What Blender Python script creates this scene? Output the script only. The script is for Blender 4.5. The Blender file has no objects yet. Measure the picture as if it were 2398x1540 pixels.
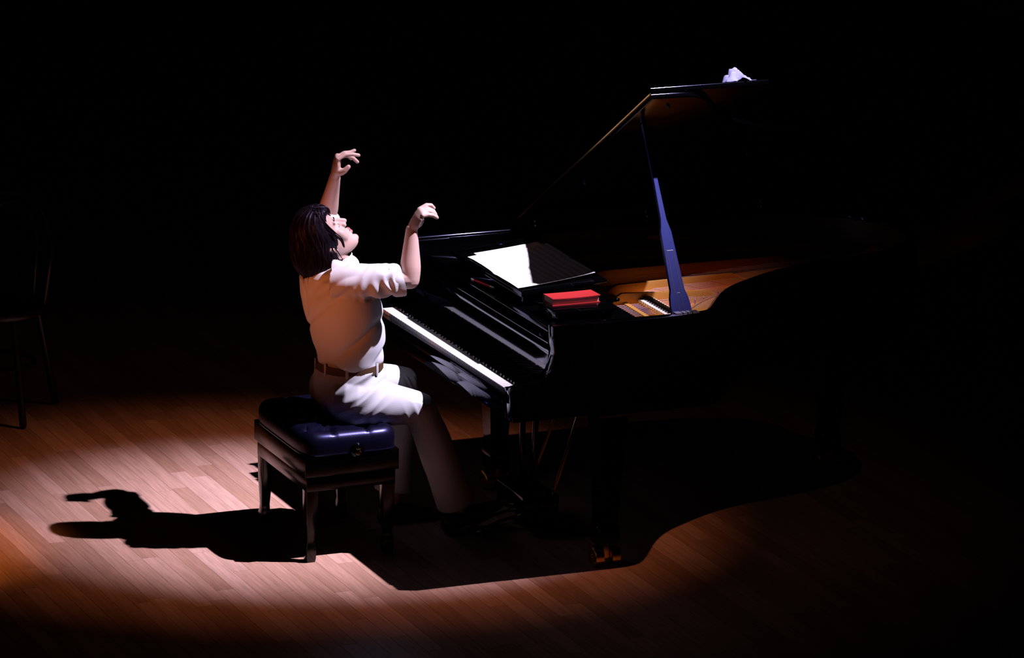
import bpy, bmesh, math, random
import numpy as np
from mathutils import Vector, Matrix, noise
random.seed(7)
SC = bpy.context.scene
COL = SC.collection
# ------------------------------------------------------------------ camera
IW, IH = 2398, 1540
YAW, PIT, ROL, FPX, DIST = 0.4053, 0.2586, 0.0171, 11237.2, 18.1942
TGT = Vector((.3431, .1384, .75))
FW = Vector((math.sin(YAW)*math.cos(PIT), math.cos(YAW)*math.cos(PIT), -math.sin(PIT)))
_R = Vector((math.cos(YAW), -math.sin(YAW), 0)); _U = _R.cross(FW)
RT = math.cos(ROL)*_R + math.sin(ROL)*_U
UP = -math.sin(ROL)*_R + math.cos(ROL)*_U
CAM = TGT - DIST*FW
cd = bpy.data.cameras.new('camera'); cam = bpy.data.objects.new('camera', cd); COL.objects.link(cam)
cd.sensor_width = 36; cd.lens = FPX/IW*36; cd.clip_end = 200
m = Matrix((RT, UP, -FW)).transposed().to_4x4(); m.translation = CAM
cam.matrix_world = m
SC.camera = cam
def ray(u, v): return FW + RT*((u-IW/2)/FPX) - UP*((v-IH/2)/FPX)
def px(u, v, y):                      # photo pixel on the vertical plane Y = y
    r = ray(u, v); return CAM + r*((y-CAM.y)/r.y)
def pz(u, v, z):
    r = ray(u, v); return CAM + r*((z-CAM.z)/r.z)
# ------------------------------------------------------------------ world, lights, exposure
w = bpy.data.worlds.new('world'); SC.world = w; w.use_nodes = True
w.node_tree.nodes['Background'].inputs[0].default_value = (.010, .006, .005, 1)
w.node_tree.nodes['Background'].inputs[1].default_value = .008
def spot(name, loc, aim, power, color, angle, blend, radius):
    l = bpy.data.lights.new(name, 'SPOT'); l.energy = power; l.color = color
    l.spot_size = math.radians(angle); l.spot_blend = blend; l.shadow_soft_size = radius
    o = bpy.data.objects.new(name, l); COL.objects.link(o); o.location = loc
    o.rotation_euler = (Vector(aim)-Vector(loc)).to_track_quat('-Z', 'Y').to_euler()
    return o
LAMP = Vector((3.0, -2.0, 6.8))
COOL = (.77, .75, 1.06)
spot('stage_spotlight', LAMP, (-.34, .38, 0), 5500, COOL, 16.5, 1.0, .045)
spot('stage_spotlight_spill', LAMP, (-.30, .45, 0), 800, (1.0, .36, .16), 23.5, 1.0, .045)
spot('wide_floor_fill', LAMP, (-.3, .6, 0), 14, (1.0, .62, .45), 44, 1.0, .045)  # faint wide fill, added to lift the dark floor around the pool
spot('warm_stage_spotlight', (-3.4, 1.6, 4.2), (-2.0, .60, 0), 620, (1.0, .36, .08), 17, 1.0, .05)
spot('warm_side_fill', (-5.4, -3.3, 1.45), (-.44, .10, 1.06), 560, (1.0, .215, .065), 8.4, 1.0, .06)  # unseen low lamp, added to warm the shaded back of the shirt
VS = SC.view_settings
VS.view_transform = 'Standard'; VS.look = 'None'; VS.gamma = 1; VS.use_curve_mapping = False
VS.exposure = 0.0
try:
    SC.cycles.use_denoising = True
    SC.cycles.max_bounces = 8; SC.cycles.diffuse_bounces = 1; SC.cycles.glossy_bounces = 6
    SC.cycles.sample_clamp_indirect = 6
except Exception: pass
# ------------------------------------------------------------------ materials
MATS = {}
def sock(n, *names):
    for k in names:
        if k in n.inputs: return n.inputs[k]
def mat(name, color, rough=.5, metal=0., spec=.5, coat=0., coat_rough=.05, sheen=0., bump=None, var=None, sss=0., tint=None):
    m = bpy.data.materials.new(name); m.use_nodes = True; nt = m.node_tree
    b = nt.nodes['Principled BSDF']
    b.inputs['Base Color'].default_value = (*color, 1); b.inputs['Roughness'].default_value = rough
    b.inputs['Metallic'].default_value = metal
    s = sock(b, 'Specular IOR Level', 'Specular'); s.default_value = spec
    c = sock(b, 'Coat Weight', 'Coat'); c.default_value = coat
    c = sock(b, 'Coat Roughness'); c.default_value = coat_rough
    if tint: b.inputs['Specular Tint'].default_value = (*tint, 1)
    if sheen:
        c = sock(b, 'Sheen Weight', 'Sheen'); c.default_value = sheen
    if sss:
        b.inputs['Subsurface Weight'].default_value = sss
        b.inputs['Subsurface Radius'].default_value = (.012, .005, .003)
        b.inputs['Subsurface Scale'].default_value = .6
    geo = nt.nodes.new('ShaderNodeNewGeometry')
    if var:                              # (scale vector, amount): slight colour variation
        mp = nt.nodes.new('ShaderNodeMapping'); mp.inputs['Scale'].default_value = var[0]
        nz = nt.nodes.new('ShaderNodeTexNoise'); nz.inputs['Scale'].default_value = 1; nz.inputs['Detail'].default_value = 4
        rg = nt.nodes.new('ShaderNodeMapRange'); rg.inputs['To Min'].default_value = 1-var[1]; rg.inputs['To Max'].default_value = 1+var[1]
        rg.inputs['From Min'].default_value = .3; rg.inputs['From Max'].default_value = .7
        mx = nt.nodes.new('ShaderNodeVectorMath'); mx.operation = 'SCALE'; mx.inputs[0].default_value = color
        nt.links.new(geo.outputs['Position'], mp.inputs[0]); nt.links.new(mp.outputs[0], nz.inputs['Vector'])
        nt.links.new(nz.outputs[0], rg.inputs['Value']); nt.links.new(rg.outputs[0], mx.inputs['Scale'])
        nt.links.new(mx.outputs[0], b.inputs['Base Color'])
    if bump:                             # (scale vector, strength, distance)
        mp = nt.nodes.new('ShaderNodeMapping'); mp.inputs['Scale'].default_value = bump[0]
        nz = nt.nodes.new('ShaderNodeTexNoise'); nz.inputs['Scale'].default_value = 1; nz.inputs['Detail'].default_value = 3
        bp = nt.nodes.new('ShaderNodeBump'); bp.inputs['Strength'].default_value = bump[1]; bp.inputs['Distance'].default_value = bump[2]
        nt.links.new(geo.outputs['Position'], mp.inputs[0]); nt.links.new(mp.outputs[0], nz.inputs['Vector'])
        nt.links.new(nz.outputs[0], bp.inputs['Height']); nt.links.new(bp.outputs[0], b.inputs['Normal'])
    MATS[name] = m
    return m
LACQ = mat('black_lacquer_blue_sheen', (.0007, .0007, .0010), .05, spec=.5, tint=(.50, .52, 1.0))  # specular tint puts the blue of the light into the highlights
SATIN = mat('satin_black_blue_lit', (.014, .019, .115), .40, spec=.5, tint=(.35, .42, 1.0))  # black satin; blue light on it is painted into the base colour
DARK = mat('dark_matte', (.0015, .0015, .0018), .6)
IVORY = mat('white_key_top', (.82, .80, .76), .25, spec=.5)
EBONY = mat('black_key', (.006, .006, .006), .3)
GOLD = mat('gold_plate', (.80, .40, .09), .42, metal=.55, spec=.5, bump=((90, 90, 90), .08, .001))
BRASS = mat('brass', (.75, .48, .17), .22, metal=1.)
STRING = mat('string_wire', (.10, .10, .13), .4, metal=1.)
STEEL = mat('steel', (.45, .45, .48), .35, metal=1.)
COPPER = mat('inner_rim_wood', (.16, .07, .028), .4, var=((2, 40, 40), .2))
SBOARD = mat('soundboard_wood', (.45, .24, .09), .4, var=((3, 60, 5), .15))
FELT_R = mat('red_felt', (.55, .03, .04), .9)
FELT_W = mat('white_felt', (.85, .80, .70), .9)
LIDM = mat('lid_lacquer_blue_sheen', (.0007, .0007, .0010), .12, spec=.2, tint=(.5, .52, 1.0))  # highlights tinted with blue light, as on the case
BARM = mat('highlight_bar_lacquer', (.0007, .0007, .0012), .16, spec=.9, tint=(.55, .62, 1.0))  # extra shine and blue tint strengthen the highlight along the far rim
PAPER = mat('paper', (.86, .86, .84), .8)
PAGES = mat('book_pages', (.72, .40, .30), .8)
REDCOV = mat('red_book_cover', (.40, .016, .016), .55)
LEATH = mat('black_leather_blue_lit', (.003, .003, .010), .30, spec=.6, tint=(.40, .40, 1.0), bump=((260, 260, 260), .12, .001))  # navy base and blue tint paint blue light onto black leather
BWOOD = mat('bench_wood', (.0009, .0007, .0006), .16, spec=.5)
SKIN = mat('skin', (.64, .43, .36), .48, spec=.35, var=((14, 14, 14), .06), sss=.08)
HAIRM = mat('hair', (.006, .004, .0065), .45, spec=.2, tint=(.8, .6, 1.0))
SHIRT = mat('shirt_cotton', (.64, .66, .68), .85, spec=.2, sheen=.1, bump=((420, 420, 420), .15, .0012))
CLOTH = mat('white_cloth_dim_lit', (.24, .25, .44), .9)  # white cloth with the dim bluish light mixed into its colour
BELT = mat('belt_leather', (.09, .045, .02), .5)
SHOE = mat('shoe_leather', (.02, .012, .01), .35)
LIPM = mat('lips', (.62, .22, .22), .45)
WALLM = mat('drape_black', (.004, .0035, .0035), .95)
CHAIRM = mat('chair_dark_wood', (.012, .007, .005), .3, spec=.4)

# trousers: cream cotton with fine woven stripes
def trouser_mat():
    m = mat('trouser_cotton', (.60, .61, .62), .85, spec=.2, sheen=.1)
    nt = m.node_tree; b = nt.nodes['Principled BSDF']
    geo = nt.nodes.new('ShaderNodeNewGeometry')
    dot = nt.nodes.new('ShaderNodeVectorMath'); dot.operation = 'DOT_PRODUCT'; dot.inputs[1].default_value = (.0, .85, .95)
    mul = nt.nodes.new('ShaderNodeMath'); mul.operation = 'MULTIPLY'; mul.inputs[1].default_value = 2*math.pi/.0062
    sn = nt.nodes.new('ShaderNodeMath'); sn.operation = 'SINE'
    rg = nt.nodes.new('ShaderNodeMapRange'); rg.inputs['From Min'].default_value = .6; rg.inputs['From Max'].default_value = 1
    rg.inputs['To Min'].default_value = 1; rg.inputs['To Max'].default_value = .80
    sc = nt.nodes.new('ShaderNodeVectorMath'); sc.operation = 'SCALE'; sc.inputs[0].default_value = (.60, .61, .62)
    nt.links.new(geo.outputs['Position'], dot.inputs[0]); nt.links.new(dot.outputs['Value'], mul.inputs[0])
    nt.links.new(mul.outputs[0], sn.inputs[0]); nt.links.new(sn.outputs[0], rg.inputs['Value'])
    nt.links.new(rg.outputs[0], sc.inputs['Scale']); nt.links.new(sc.outputs[0], b.inputs['Base Color'])
    return m
TROUS = trouser_mat()

def floor_mat():
    m = bpy.data.materials.new('oak_parquet'); m.use_nodes = True; nt = m.node_tree; N = nt.nodes; L = nt.links
    b = N['Principled BSDF']; geo = N.new('ShaderNodeNewGeometry'); oi = N.new('ShaderNodeObjectInfo')
    add = N.new('ShaderNodeMath'); add.operation = 'ADD'; L.new(geo.outputs['Random Per Island'], add.inputs[0]); L.new(oi.outputs['Random'], add.inputs[1])
    fr = N.new('ShaderNodeMath'); fr.operation = 'FRACT'; L.new(add.outputs[0], fr.inputs[0])
    off = N.new('ShaderNodeMath'); off.operation = 'MULTIPLY'; off.inputs[1].default_value = 37.; L.new(fr.outputs[0], off.inputs[0])
    mp = N.new('ShaderNodeMapping'); mp.inputs['Scale'].default_value = (95, 4.5, 1); L.new(geo.outputs['Position'], mp.inputs[0])
    L.new(off.outputs[0], mp.inputs['Location'])
    nz = N.new('ShaderNodeTexNoise'); nz.inputs['Scale'].default_value = 1; nz.inputs['Detail'].default_value = 6; nz.inputs['Roughness'].default_value = .65
    L.new(mp.outputs[0], nz.inputs['Vector'])
    cr = N.new('ShaderNodeValToRGB'); e = cr.color_ramp.elements
    e[0].position = 0; e[0].color = (.54, .30, .20, 1); e[1].position = 1; e[1].color = (.79, .485, .37, 1)
    k = cr.color_ramp.elements.new(.5); k.color = (.68, .395, .28, 1)
    L.new(fr.outputs[0], cr.inputs[0])
    rg = N.new('ShaderNodeMapRange'); rg.inputs['From Min'].default_value = .3; rg.inputs['From Max'].default_value = .7
    rg.inputs['To Min'].default_value = .74; rg.inputs['To Max'].default_value = 1.16; L.new(nz.outputs[0], rg.inputs['Value'])
    sc = N.new('ShaderNodeVectorMath'); sc.operation = 'SCALE'; L.new(cr.outputs[0], sc.inputs[0]); L.new(rg.outputs[0], sc.inputs['Scale'])
    L.new(sc.outputs[0], b.inputs['Base Color'])
    b.inputs['Roughness'].default_value = .42; sock(b, 'Specular IOR Level').default_value = .35
    sock(b, 'Coat Weight').default_value = .12; sock(b, 'Coat Roughness').default_value = .12
    bp = N.new('ShaderNodeBump'); bp.inputs['Strength'].default_value = .12; bp.inputs['Distance'].default_value = .002
    L.new(nz.outputs[0], bp.inputs['Height']); L.new(bp.outputs[0], b.inputs['Normal'])
    return m
FLOORM = floor_mat()

# ------------------------------------------------------------------ mesh helpers
def finish(bm, sharp=40):
    bm.normal_update()
    a = math.radians(sharp)
    for f in bm.faces: f.smooth = True
    for e in bm.edges:
        if len(e.link_faces) == 2:
            e.smooth = e.calc_face_angle(0) < a
def link_mesh(name, me, material, parent=None):
    o = bpy.data.objects.new(name, me); COL.objects.link(o)
    if material and not me.materials: me.materials.append(material)
    if parent is not None:
        o.parent = parent
        o.matrix_parent_inverse = root_matrix(parent).inverted()
    return o
ROOTM = {}
def root_matrix(o):
    if o.name in ROOTM: return ROOTM[o.name]
    if o.parent is not None: return Matrix.Identity(4)   # parts are built in world space
    return o.matrix_basis.copy()
def obj(name, bm, material, parent=None, sharp=40):
    finish(bm, sharp)
    me = bpy.data.meshes.new(name); bm.to_mesh(me); bm.free()
    o = link_mesh(name, me, material, parent)
    return o
def thing(name, label, cat, loc, group=None):
    o = bpy.data.objects.new(name, None); COL.objects.link(o); o.location = loc
    o.empty_display_size = .1
    ROOTM[o.name] = Matrix.Translation(Vector(loc))
    tag(o, label, cat, group); return o
def tag(o, label, cat, group=None):
    o['label'] = label; o['category'] = cat
    if group: o['group'] = group
    return o
def box(bm, lo, hi, bev=0., seg=2):
    lo, hi = Vector(lo), Vector(hi)
    r = bmesh.ops.create_cube(bm, size=1); vs = r['verts']
    for v in vs: v.co = Vector((lo[i]+(v.co[i]+.5)*(hi[i]-lo[i]) for i in range(3)))
    if bev > 0:
        es = list({e for v in vs for e in v.link_edges})
        bmesh.ops.bevel(bm, geom=es, offset=bev, segments=seg, affect='EDGES', profile=.5)
    return bm
def nb(): return bmesh.new()
def boxo(name, lo, hi, material, parent, bev=.002): return obj(name, box(nb(), lo, hi, bev), material, parent)
def loft(bm, rings, cap=True, closed=False):
    R = [[bm.verts.new(p) for p in r] for r in rings]; n = len(R[0])
    pairs = list(zip(R, R[1:])) + ([(R[-1], R[0])] if closed else [])
    for a, b in pairs:
        for i in range(n):
            bm.faces.new((a[i], a[(i+1) % n], b[(i+1) % n], b[i]))
    if cap and not closed:
        bm.faces.new(list(reversed(R[0]))); bm.faces.new(R[-1])
    return bm
def frames(pts, ref):
    T = []
    for i in range(len(pts)):
        t = pts[min(i+1, len(pts)-1)] - pts[max(i-1, 0)]; T.append(t.normalized())
    out = []; r = Vector(ref)
    for t in T:
        s = (r - t*r.dot(t))
        if s.length < 1e-4: s = t.orthogonal()
        s.normalize(); out.append((t, s, t.cross(s))); r = s
    return out
def tube(bm, pts, rad, ref=(0, 1, 0), seg=14, dome=True):
    """rad: float or (along ref side, across) for each point"""
    pts = [Vector(p) for p in pts]; F = frames(pts, ref); rings = []
    rad = [(r, r) if not isinstance(r, (tuple, list)) else r for r in rad]
    def ring(c, s, b, ra, rb): return [c + s*(ra*math.cos(a)) + b*(rb*math.sin(a)) for a in (2*math.pi*k/seg for k in range(seg))]
    P = []
    if dome:
        t, s, b = F[0]; ra, rb = rad[0]; h = min(ra, rb)
        for q in (.97, .8, .45): P.append((pts[0]-t*h*q, s, b, ra*math.sqrt(1-q*q), rb*math.sqrt(1-q*q)))
    for p, (t, s, b), (ra, rb) in zip(pts, F, rad): P.append((p, s, b, ra, rb))
    if dome:
        t, s, b = F[-1]; ra, rb = rad[-1]; h = min(ra, rb)
        for q in (.45, .8, .97): P.append((pts[-1]+t*h*q, s, b, ra*math.sqrt(1-q*q), rb*math.sqrt(1-q*q)))
    loft(bm, [ring(*p) for p in P]); return bm
def smooth_path(pts, n=6):
    pts = [Vector(p) for p in pts]; out = []
    for i in range(len(pts)-1):
        p0, p1, p2, p3 = pts[max(i-1, 0)], pts[i], pts[i+1], pts[min(i+2, len(pts)-1)]
        for k in range(n):
            t = k/n
            out.append(.5*((2*p1)+(p2-p0)*t+(2*p0-5*p1+4*p2-p3)*t*t+(3*p1-p0-3*p2+p3)*t**3))
    out.append(pts[-1]); return out
def ellipsoid(bm, c, r, axes=None, seg=20, rings=12):
    c = Vector(c); A = axes or (Vector((1, 0, 0)), Vector((0, 1, 0)), Vector((0, 0, 1)))
    rs = []
    for i in range(1, rings):
        th = math.pi*i/rings
        rs.append([c + A[0]*(r[0]*math.sin(th)*math.cos(p)) + A[1]*(r[1]*math.sin(th)*math.sin(p)) - A[2]*(r[2]*math.cos(th)) for p in (2*math.pi*k/seg for k in range(seg))])
    loft(bm, rs); return bm
def cyl(bm, p0, p1, r0, r1=None, seg=24):
    r1 = r0 if r1 is None else r1
    return tube(bm, [p0, p1], [r0, r1], ref=(.31, .77, .13), seg=seg, dome=False)
def prism(bm, prof, mk, a, b):
    """extrude a 2D profile; mk(p, t) -> 3D"""
    loft(bm, [[Vector(mk(p, a)) for p in prof], [Vector(mk(p, b)) for p in prof]]); return bm
def fix(bm):
    bmesh.ops.recalc_face_normals(bm, faces=bm.faces[:]); return bm
def remesh(name, bm, voxel, smooth, material, parent, post=None):
    fix(bm)
    me = bpy.data.meshes.new('t'); bm.to_mesh(me); bm.free()
    o = bpy.data.objects.new('t', me); COL.objects.link(o)
    md = o.modifiers.new('r', 'REMESH'); md.mode = 'VOXEL'; md.voxel_size = voxel
    if smooth:
        sm = o.modifiers.new('s', 'SMOOTH'); sm.factor = .5; sm.iterations = smooth
    dg = bpy.context.evaluated_depsgraph_get()
    me2 = bpy.data.meshes.new_from_object(o.evaluated_get(dg)); me2.name = name
    bpy.data.objects.remove(o); bpy.data.meshes.remove(me)
    if post:
        n = len(me2.vertices); co = np.empty(n*3, np.float32); me2.vertices.foreach_get('co', co)
        no = np.empty(n*3, np.float32); me2.vertices.foreach_get('normal', no)
        E_ = np.empty(len(me2.edges)*2, np.int32); me2.edges.foreach_get('vertices', E_); remesh.edges = E_.reshape(-1, 2)
        co = post(co.reshape(-1, 3).astype(float), no.reshape(-1, 3).astype(float))
        me2.vertices.foreach_set('co', np.ascontiguousarray(co, np.float32).ravel()); me2.update()
    me2.polygons.foreach_set('use_smooth', [True]*len(me2.polygons))
    return link_mesh(name, me2, material, parent)

# ================================================================== SETTING
fl = obj('floor', box(nb(), (-6, -6, -.08), (7, 10, -.0125)), DARK); fl['kind'] = 'structure'
PWID = .066
unit = bmesh.new(); box(unit, (-.5, -.5, -1), (.5, .5, 0)); finish(unit)
pm = bpy.data.meshes.new('plank'); unit.to_mesh(pm); unit.free(); pm.materials.append(FLOORM)
planks = []
rnd = random.Random(3)
for i in range(int(11/PWID)):
    x = -5 + i*PWID; y = -5 - rnd.random()*.8
    while y < 9.5:
        ln = rnd.uniform(.5, .95); planks.append((x, y+ln/2, ln)); y += ln
planks.sort(key=lambda p: ((p[0]+.45)/1.15)**2 + ((p[1]-.25)/1.35)**2)
for k, (x, y, ln) in enumerate(planks[:298]):
    o = bpy.data.objects.new('plank', pm); COL.objects.link(o); o.parent = fl
    o.location = (x, y, 0); o.scale = (PWID-.0012, ln-.0014, .012)
bm = nb()
V = []; Fc = []
for (x, y, ln) in planks[298:]:
    a, b = PWID/2-.0006, ln/2-.0007; n0 = len(V)
    for zz in (-.012, 0): V += [(x-a, y-b, zz), (x+a, y-b, zz), (x+a, y+b, zz), (x-a, y+b, zz)]
    Fc += [(n0+4, n0+5, n0+6, n0+7)] + [(n0+j, n0+(j+1) % 4, n0+4+(j+1) % 4, n0+4+j) for j in range(4)]
me = bpy.data.meshes.new('parquet_field'); me.from_pydata(V, [], Fc); bm.free()
o = link_mesh('parquet_field', me, FLOORM, fl); o['kind'] = 'stuff'
wb = obj('wall_back', box(nb(), (-6, 9.6, -.08), (7, 9.8, 7)), WALLM); wb['kind'] = 'structure'

# ================================================================== GRAND PIANO
PB = (.8, 0, 0)
P = thing('grand_piano', 'glossy black grand piano with raised lid, prop stick and brass casters', 'piano', PB)
ZT, ZB = .985, .635
near = [(.30, -.71), (.50, -.711), (.68, -.712), (.765, -.705), (.82, -.675), (.875, -.605), (.93, -.525), (.99, -.448), (1.06, -.382), (1.14, -.328),
        (1.25, -.262), (1.36, -.213), (1.48, -.178), (1.62, -.150), (1.76, -.115), (1.89, -.06), (1.99, .02), (2.06, .13), (2.09, .27), (2.06, .42), (1.98, .55), (1.86, .645), (1.70, .695), (1.5, .71), (1.0, .71), (.60, .71), (.30, .71)]
OUT = [Vector((p.x, p.y)) for p in smooth_path([(a, b, 0) for a, b in near], 4)]
def offset(path, d):
    res = []
    for i, p in enumerate(path):
        t = (path[min(i+1, len(path)-1)] - path[max(i-1, 0)]).normalized()
        res.append(p + Vector((-t.y, t.x))*d)
    return res
def sweep_wall(d0, d1, z0, z1, r=.006, xmin=0):
    """wall between offsets d0 (outside) and d1 (inside), rounded top"""
    prof = [(d0, z0), (d0, z1-r), (d0+r*.3, z1-r*.3), (d0+r, z1), (d1-r, z1), (d1-r*.3, z1-r*.3), (d1, z1-r), (d1, z0)]
    offs = {d: offset(OUT, d) for d, _ in prof}
    bm = nb(); loft(bm, [[Vector((offs[d][i].x, offs[d][i].y, z)) for d, z in prof] for i in range(len(OUT)) if OUT[i].x > xmin]); return fix(bm)
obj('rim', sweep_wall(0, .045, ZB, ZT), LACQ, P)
obj('inner_rim', sweep_wall(.046, .058, .83, .972, .002, .62), COPPER, P)
INN = offset(OUT, .058)
def slab(path, z0, z1, name, material, bev=0):
    bm = nb(); loft(bm, [[Vector((q.x, q.y, z0)) for q in path], [Vector((q.x, q.y, z1)) for q in path]]); return obj(name, fix(bm), material, P)
sb = [q for q in INN if q.x > .52]
slab([Vector((.52, -.652))]+sb+[Vector((.52, .652))], .815, .825, 'soundboard', SBOARD)
# arms either side of the keyboard
ARM = [(-.012, .642), (-.012, .752), (-.006, .762), (.03, .770), (.09, .786), (.122, .800), (.138, .818), (.147, .845), (.151, .872), (.150, .895), (.146, .918), (.147, .981), (.151, .985), (.30, .985), (.30, .642)]
for s in (-1, 1):
    bm = nb(); prism(bm, ARM, lambda p, t: (p[0], t, p[1]), s*.645, s*.71); fix(bm)
    es = [e for e in bm.edges if all(abs(abs(v.co.y)-.71) < 1e-5 or abs(abs(v.co.y)-.645) < 1e-5 for v in e.verts) and abs(e.verts[0].co.y-e.verts[1].co.y) < 1e-5 and max(v.co.x for v in e.verts) < .2999]
    bmesh.ops.bevel(bm, geom=es, offset=.0035, segments=2, affect='EDGES', profile=.5)
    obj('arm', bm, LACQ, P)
    boxo('key_block', (-.008, min(s*.616, s*.645), .70), (.146, max(s*.616, s*.645), .754), LACQ, P, .003)
boxo('key_bed', (-.014, -.6445, .642), (.60, .6445, .698), LACQ, P, .003)
boxo('key_slip', (-.028, -.6445, .699), (-.008, .6445, .733), LACQ, P, .003)
# fallboard with rounded lip
FB = [(.150, .750), (.153, .80), (.158, .86), (.160, .893), (.155, .899), (.150, .905), (.150, .911), (.156, .915), (.180, .915), (.180, .750)]
bm = nb(); prism(bm, FB, lambda p, t: (p[0], t, p[1]), -.6435, .6435); obj('fallboard', fix(bm), LACQ, P, 50)
boxo('key_felt', (.146, -.612, .7465), (.1495, .612, .752), DARK, P, 0)
# keys
KW = 1.225/52
bm = nb(); box(bm, (0, -KW/2+.0005, -.021), (.148, KW/2-.0005, 0), .0012, 2); finish(bm)
wk = bpy.data.meshes.new('white_key'); bm.to_mesh(wk); bm.free(); wk.materials.append(IVORY)
bm = nb()
loft(bm, [[Vector((x, y, z)) for x, y, z in ((a, -w_, zz), (.145, -w_, zz), (.145, w_, zz), (a, w_, zz))] for a, w_, zz in ((.050, .0055, .0002), (.0515, .0052, .008), (.058, .0044, .0118), (.060, .0040, .012))])
fix(bm); finish(bm); bk = bpy.data.meshes.new('black_key'); bm.to_mesh(bk); bm.free(); bk.materials.append(EBONY)
INVP = Matrix.Translation(Vector(PB)).inverted()
for i in range(52):
    y = .6125 - (i+.5)*KW                       # bass end is the far end
    o = bpy.data.objects.new('white_key', wk); COL.objects.link(o); o.parent = P; o.matrix_parent_inverse = INVP; o.location = (0, y, .745)
    note = (i+5) % 7                            # keyboard starts on A
    if i < 51 and note not in (2, 6):
        sh = {0: -.002, 1: .002, 3: -.003, 4: 0, 5: .003}[note]
        o = bpy.data.objects.new('black_key', bk); COL.objects.link(o); o.parent = P; o.matrix_parent_inverse = INVP; o.location = (0, y-KW/2-sh, .745)
bm = nb(); tube(bm, [(.152, .700, .984), (.595, .700, .984)], [.013, .013], seg=32); obj('rim_highlight_bar', bm, BARM, P)  # rounded bar added on the far rim to catch a bright highlight
# music shelf, desk, side wing
boxo('music_shelf', (.150, -.6445, .950), (.515, .6445, .968), LACQ, P, .003)
boxo('brass_inlay', (.1485, -.15, .9575), (.1500, -.02, .9605), BRASS, P, 0)
for s in (-1, 1): boxo('desk_rail', (.19, s*.30-.015, .968), (.50, s*.30+.015, 1.004), LACQ, P, .002)
DKA = math.radians(4.5)
def desk_pt(a, y, n): return Vector((.172 + a*math.cos(DKA) - n*math.sin(DKA), y, 1.006 + a*math.sin(DKA) + n*math.cos(DKA)))
bm = nb(); box(bm, (0, -.345, 0), (.345, .335, .012), .002)
for v in bm.verts: v.co = desk_pt(v.co.x, v.co.y, v.co.z)
dk = obj('music_desk', bm, LACQ, P)
bm = nb(); box(bm, (0, -.345, .0125), (.012, .335, .019), .002)
for v in bm.verts: v.co = desk_pt(v.co.x, v.co.y, v.co.z)
obj('ledge', bm, LACQ, dk)
bm = nb(); box(bm, (.02, .322, .0125), (.34, .335, .020), .002)
for v in bm.verts: v.co = desk_pt(v.co.x, v.co.y, v.co.z)
obj('side_strip', bm, LACQ, dk)
wg = boxo('desk_wing', (.195, -.605, .998), (.435, -.415, 1.008), LACQ, P, .002)
for x in (.22, .41): boxo('spacer', (x-.012, -.60, .968), (x+.012, -.42, .998), LACQ, wg, .001)
bm = nb(); tube(bm, [(.436, -.515, 1.012), (.462, -.515, 1.012), (.474, -.515, 1.012), (.484, -.515, 1.012)], [.0035, .004, .0075, .007]); obj('knob', bm, LACQ, wg)
bm = nb(); ellipsoid(bm, (.150, -.585, .928), (.008, .011, .008)); obj('rubber_button', bm, SATIN, P)
# cast plate: base, rims, struts, capo bar
pp = [q for q in offset(OUT, .066) if q.x > .56]
pl = slab([Vector((.56, -.64))]+pp+[Vector((.56, .64))], .872, .884, 'iron_plate', GOLD)
def strut(a, b, h0, h1, w_, z0=.884, name='plate_strut', drop=True):
    a, b = Vector((*a, 0)), Vector((*b, 0)); d = (b-a); L = d.length; d.normalize(); s = Vector((-d.y, d.x, 0))
    bm = nb(); rings = []
    for k in range(25):
        t = k/24; e = min(1, min(t, 1-t)/.12) if drop else 1
        e = e*e*(3-2*e); h = (h0+(h1-h0)*t)*(.25+.75*e); c = a + d*(L*t); ww = w_
        prof = [(-ww, 0), (-ww*.75, h*.75), (-ww*.5, h), (ww*.5, h), (ww*.75, h*.75), (ww, 0)]
        rings.append([c + s*q + Vector((0, 0, z0+z)) for q, z in prof])
    loft(bm, rings); return obj(name, fix(bm), GOLD, pl)
strut((.575, -.215), (1.06, -.190), .070, .040, .013)
strut((.585, -.500), (.93, -.455), .040, .030, .016)
strut((.60, -.075), (1.28, .03), .062, .04, .014)
strut((.60, .15), (1.62, .22), .062, .04, .014)
strut((.60, .38), (1.85, .36), .062, .04, .014)
strut((.64, -.615), (.66, .62), .030, .034, .018, drop=False, name='capo_bar')
# raised flange following the curved side
fa, fb_ = offset(OUT, .070), offset(OUT, .175)
bm = nb()
idx = [i for i, q in enumerate(fb_) if q.x > .58 and q.y < .2]
loft(bm, [[Vector((fa[i].x, fa[i].y, .884)), Vector((fa[i].x, fa[i].y, .905)), Vector((fb_[i].x, fb_[i].y, .902)), Vector((fb_[i].x, fb_[i].y, .884))] for i in idx])
obj('plate_flange', fix(bm), GOLD, pl)
for (x, y) in ((.83, -.45), (1.02, -.30), (1.25, -.15)):
    bm = nb(); tube(bm, [(x, y, .878), (x, y, .8865)], [(.030, .045)]*2, ref=(0, 1, 0), seg=24, dome=False); obj('plate_hole', bm, DARK, pl)
for k in range(14):
    x, y = .66+k*.045, -.60+.0
    yy = next((q.y for q in fb_ if q.x > x), -.6)+.012
    bm = nb(); tube(bm, [(x, yy, .884), (x, yy, .905)], [.0035, .003], seg=8); obj('hitch_pin', bm, STEEL, pl)
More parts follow.
